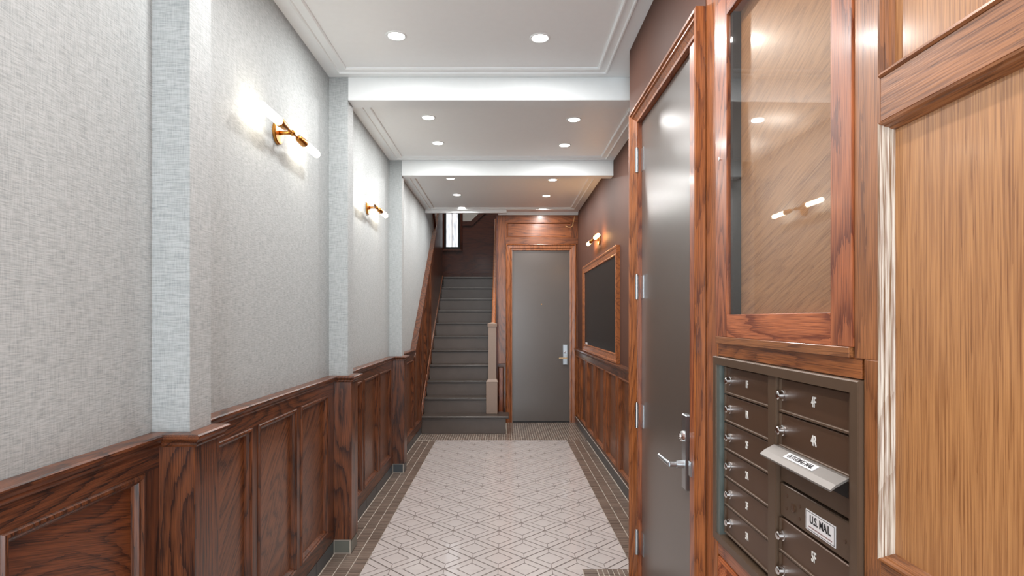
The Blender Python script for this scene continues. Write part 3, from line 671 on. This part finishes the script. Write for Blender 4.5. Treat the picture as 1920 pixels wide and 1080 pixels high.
text_on('plate_writing', 'U.S. MAIL', 0.027, 0.80, face_left(0.7112, 1.323, 0.985), 'ink', cp)
bobj('faint_print_line', (0.7110, 0.7115, 1.274, 1.374, 0.9655, 0.9680), 'faint_ink', cp)

# ------------------------------------------------------------------ notice board
nbd = thing('notice_board', 'large black board in a wide oak frame on the dado', 'notice board', (1.02, 6.4, 1.05))
rb = lambda u, v, d: (XR-d, u, v)
bm = nb(); sweep(bm, rb, rect(5.26, 7.55, 1.052, 2.12), [(0, 0.0), (0, 0.034), (0.006, 0.036), (0.02, 0.034), (0.03, 0.028), (0.07, 0.024), (0.078, 0.028), (0.086, 0.026), (0.09, 0.010), (0.09, 0)], True, 1)
obj('frame', bm, 'orange_oak_Y', nbd)
bobj('black_panel', (XR-0.014, XR-0.002, 5.34, 7.47, 1.135, 2.038), 'board', nbd)
bobj('white_tag', (XR-0.017, XR-0.0145, 7.22, 7.38, 1.142, 1.165), 'white_label', nbd)

# ------------------------------------------------------------------ sconces
def sconce(loc, rotz, lab, mat):
    t = thing('wall_sconce', lab, 'wall light', loc, 'brass wall lights with two tube bulbs', rotz)
    def L(nm, bm, m, par=t, smooth=True):
        o = obj(nm, bm, m, par, local=True, smooth=smooth); return o
    bm = nb(); lathe(bm, (0, 0, 0), (1, 0, 0), [(0, 0.055), (0.010, 0.055), (0.014, 0.050), (0.015, 0.02)], 36); L('back_plate', bm, 'brass', smooth=False)
    bm = nb(); lathe(bm, (0.012, 0, 0), (1, 0, 0), [(0, 0.012), (0.02, 0.008), (0.063, 0.008)]); L('stem', bm, 'brass')
    bm = nb(); bmesh.ops.create_uvsphere(bm, u_segments=16, v_segments=10, radius=0.014, matrix=Matrix.Translation((0.075, 0, 0))); cyl(bm, (0.075, -0.085, 0), (0.075, 0.085, 0), 0.006, seg=14); L('arm', bm, 'brass')
    for s in (-1, 1):
        bm = nb(); lathe(bm, (0.075, s*0.070, 0), (0, s, 0), [(0, 0.006), (0.006, 0.012), (0.02, 0.017), (0.085, 0.021), (0.095, 0.021)]); L('socket', bm, 'brass')
        bm = nb(); pr = [(0.0, 0.017)]+[(0.005, 0.0195), (0.195, 0.0195)]+[(0.195+0.0195*math.sin(a), 0.0195*math.cos(a)) for a in (0.4, 0.8, 1.2, 1.5)]
        lathe(bm, (0.075, s*0.165, 0), (0, s, 0), pr, 24); L('bulb', bm, mat)
    return t
sconce((XL, 2.815, 2.345), 0, 'nearest brass two bulb wall light on the grey wallpaper', 'bulb')
sconce((XL, 4.67, 2.34), 0, 'farther brass two bulb wall light on the grey wallpaper', 'bulb')
sconce((XR, 6.38, 2.315), math.pi, 'brass two bulb wall light above the black notice board', 'bulb_warm')

# loose cable above the back door
cu = bpy.data.curves.new('loose_cable', 'CURVE'); cu.dimensions = '3D'; cu.bevel_depth = 0.0045
sp = cu.splines.new('BEZIER'); P = [(0.985, YB-0.05, 2.90), (0.965, YB-0.05, 2.82), (0.945, YB-0.06, 2.755), (0.90, YB-0.05, 2.745), (0.86, YB-0.03, 2.765)]
sp.bezier_points.add(len(P)-1)
for b_, p in zip(sp.bezier_points, P): b_.co = p; b_.handle_left_type = b_.handle_right_type = 'AUTO'
tmp = bpy.data.objects.new('t', cu); C.objects.link(tmp)
me = bpy.data.meshes.new_from_object(tmp.evaluated_get(bpy.context.evaluated_depsgraph_get())); bpy.data.objects.remove(tmp)
me.materials.clear(); me.materials.append(M['tan_wire'])
o = bpy.data.objects.new('loose_cable', me); C.objects.link(o); o['label'] = 'thin tan cable hanging loose from ceiling above the back door'; o['category'] = 'cable'

# ------------------------------------------------------------------ floor tiles
FX0, FX1, FXN = -0.822, 0.746, 0.450; FY0, FY1, FYC = -1.5, 7.04, 3.410
bm = nb(); box(bm, FX0, FX1, FYC, FY1, -0.004, -0.0022); box(bm, FX0, FXN, FY0, FYC, -0.004, -0.0022); obj('field_bed', bm, 'grout_field', floor)
def clip(poly, x0, x1, y0, y1):
    for ax, lim, sg in ((0, x0, 1), (0, x1, -1), (1, y0, 1), (1, y1, -1)):
        out = []
        for i in range(len(poly)):
            a, b = poly[i], poly[(i+1) % len(poly)]; da, db = (a[ax]-lim)*sg, (b[ax]-lim)*sg
            if da >= 0: out.append(a)
            if da*db < 0:
                t = da/(da-db); out.append((a[0]+(b[0]-a[0])*t, a[1]+(b[1]-a[1])*t))
        poly = out
        if len(poly) < 3: return []
    return poly
def parea(p): return abs(sum(p[i][0]*p[(i+1) % len(p)][1]-p[(i+1) % len(p)][0]*p[i][1] for i in range(len(p))))/2
PX, PY = 0.1565, 0.1545; K = 0.545; g = 0.0033
def inset(poly, d):
    n = len(poly); out = []
    s = 1 if sum(poly[i][0]*poly[(i+1) % n][1]-poly[(i+1) % n][0]*poly[i][1] for i in range(n)) > 0 else -1
    for i in range(n):
        p0, p, p1 = poly[i-1], poly[i], poly[(i+1) % n]
        def nm(a, b):
            dx, dy = b[0]-a[0], b[1]-a[1]; L = math.hypot(dx, dy) or 1; return (-dy/L*s, dx/L*s)
        n1, n2 = nm(p0, p), nm(p, p1); da, db = (d[i-1], d[i]) if isinstance(d, (list, tuple)) else (d, d)
        det = n1[0]*n2[1]-n1[1]*n2[0]
        out.append((p[0]+(da*n2[1]-db*n1[1])/det, p[1]+(n1[0]*db-n2[0]*da)/det))
    return out
dia = inset([(PX*K, 0), (0, PY*K), (-PX*K, 0), (0, -PY*K)], 0.0036)
OC = [(PX, 0), (0, PY), (-PX, 0), (0, -PY)]
ring = [inset([OC[i], OC[(i+1) % 4], (OC[(i+1) % 4][0]*K, OC[(i+1) % 4][1]*K), (OC[i][0]*K, OC[i][1]*K)], (0.0045, 0.0017, 0.0030, 0.0017)) for i in range(4)]
pieces = []
for j in range(-36, 26):
    for i in range(-8, 9):
        if (i+j) % 2: continue
        cx, cy = -0.0375+i*PX, 3.563+j*PY
        for base in [dia]+ring:
            full = [(x+cx, y+cy) for x, y in base]
            for (x0, x1, y0, y1) in ((FX0, FX1, FYC, FY1), (FX0, FXN, FY0, FYC)):
                c = clip(full, x0+0.001, x1-0.001, y0+(0.001 if y0 != FYC else 0), y1-0.001 if y1 == FY1 else y1)
                if len(c) >= 3 and parea(c) > 2e-5: pieces.append((c, base, (cx, cy), len(c) == len(base) and abs(parea(c)-parea(base)) < 1e-7))
vis = sorted([p for p in pieces if min(q[1] for q in p[0]) > 3.22], key=lambda p: -parea(p[0])/min(q[1] for q in p[0])**2)
single = set(id(p) for p in vis[:300])
def tile_bm(bm, poly, z1=0.0, z0=-0.0035):
    prism(bm, lambda u, v, d: (u, v, d), poly, z0, z1)
cache = {}
stuff = nb()
for p in pieces:
    poly, base, ctr_, whole = p
    if id(p) in single:
        if whole:
            key = id(base)
            if key not in cache:
                bm = nb(); tile_bm(bm, base); bmesh.ops.recalc_face_normals(bm, faces=bm.faces); me = bpy.data.meshes.new('tile'); bm.to_mesh(me); bm.free(); me.materials.append(M['tile_field']); cache[key] = me
            o = bpy.data.objects.new('tile', cache[key]); C.objects.link(o); o.parent = floor; o.location = (ctr_[0], ctr_[1], 0)
        else:
            bm = nb(); tile_bm(bm, poly); obj('tile', bm, 'tile_field', floor)
    else: tile_bm(stuff, poly)
obj('distant_field_tiles', stuff, 'tile_field', floor, kind='stuff')
bm = nb()
def strip(y0, y1, x0, rows, w=0.0765, pitch=0.0292):
    n = int((y1-y0)/pitch)
    for r in range(rows):
        for k in range(n):
            a = x0+r*w; y = y0+k*pitch; dz = random.uniform(-0.0008, 0.0008)
            box(bm, a+0.003, a+w-0.003, y+0.0035, y+pitch-0.0015, -0.004, dz)
strip(2.4, 7.04, FX0-3*0.0765, 3); strip(3.41, 7.04, FX1, 3, 0.080)
def strip_y(x0, x1, y0, rows, w=0.0775, pitch=0.0292, skip=None):
    n = int((x1-x0)/pitch)
    for r in range(rows):
        for k in range(n):
            x = x0+k*pitch; y = y0+r*w
            if skip and skip(x, y): continue
            box(bm, x+0.0025, x+pitch-0.0025, y+0.003, y+w-0.003, -0.004, random.uniform(-0.0008, 0.0008))
strip_y(-1.05, 0.997, 7.04, 16, skip=lambda x, y: y > 7.42 and x < 0.02)
strip_y(0.537, 0.7125, 3.41-0.0775*3, 3)
strip(2.0, 3.41, 0.452, 1, 0.084); strip(2.0, 3.17, 0.536, 2, 0.084)
obj('strip_mosaic_border', bm, 'tile_border', floor, kind='stuff')
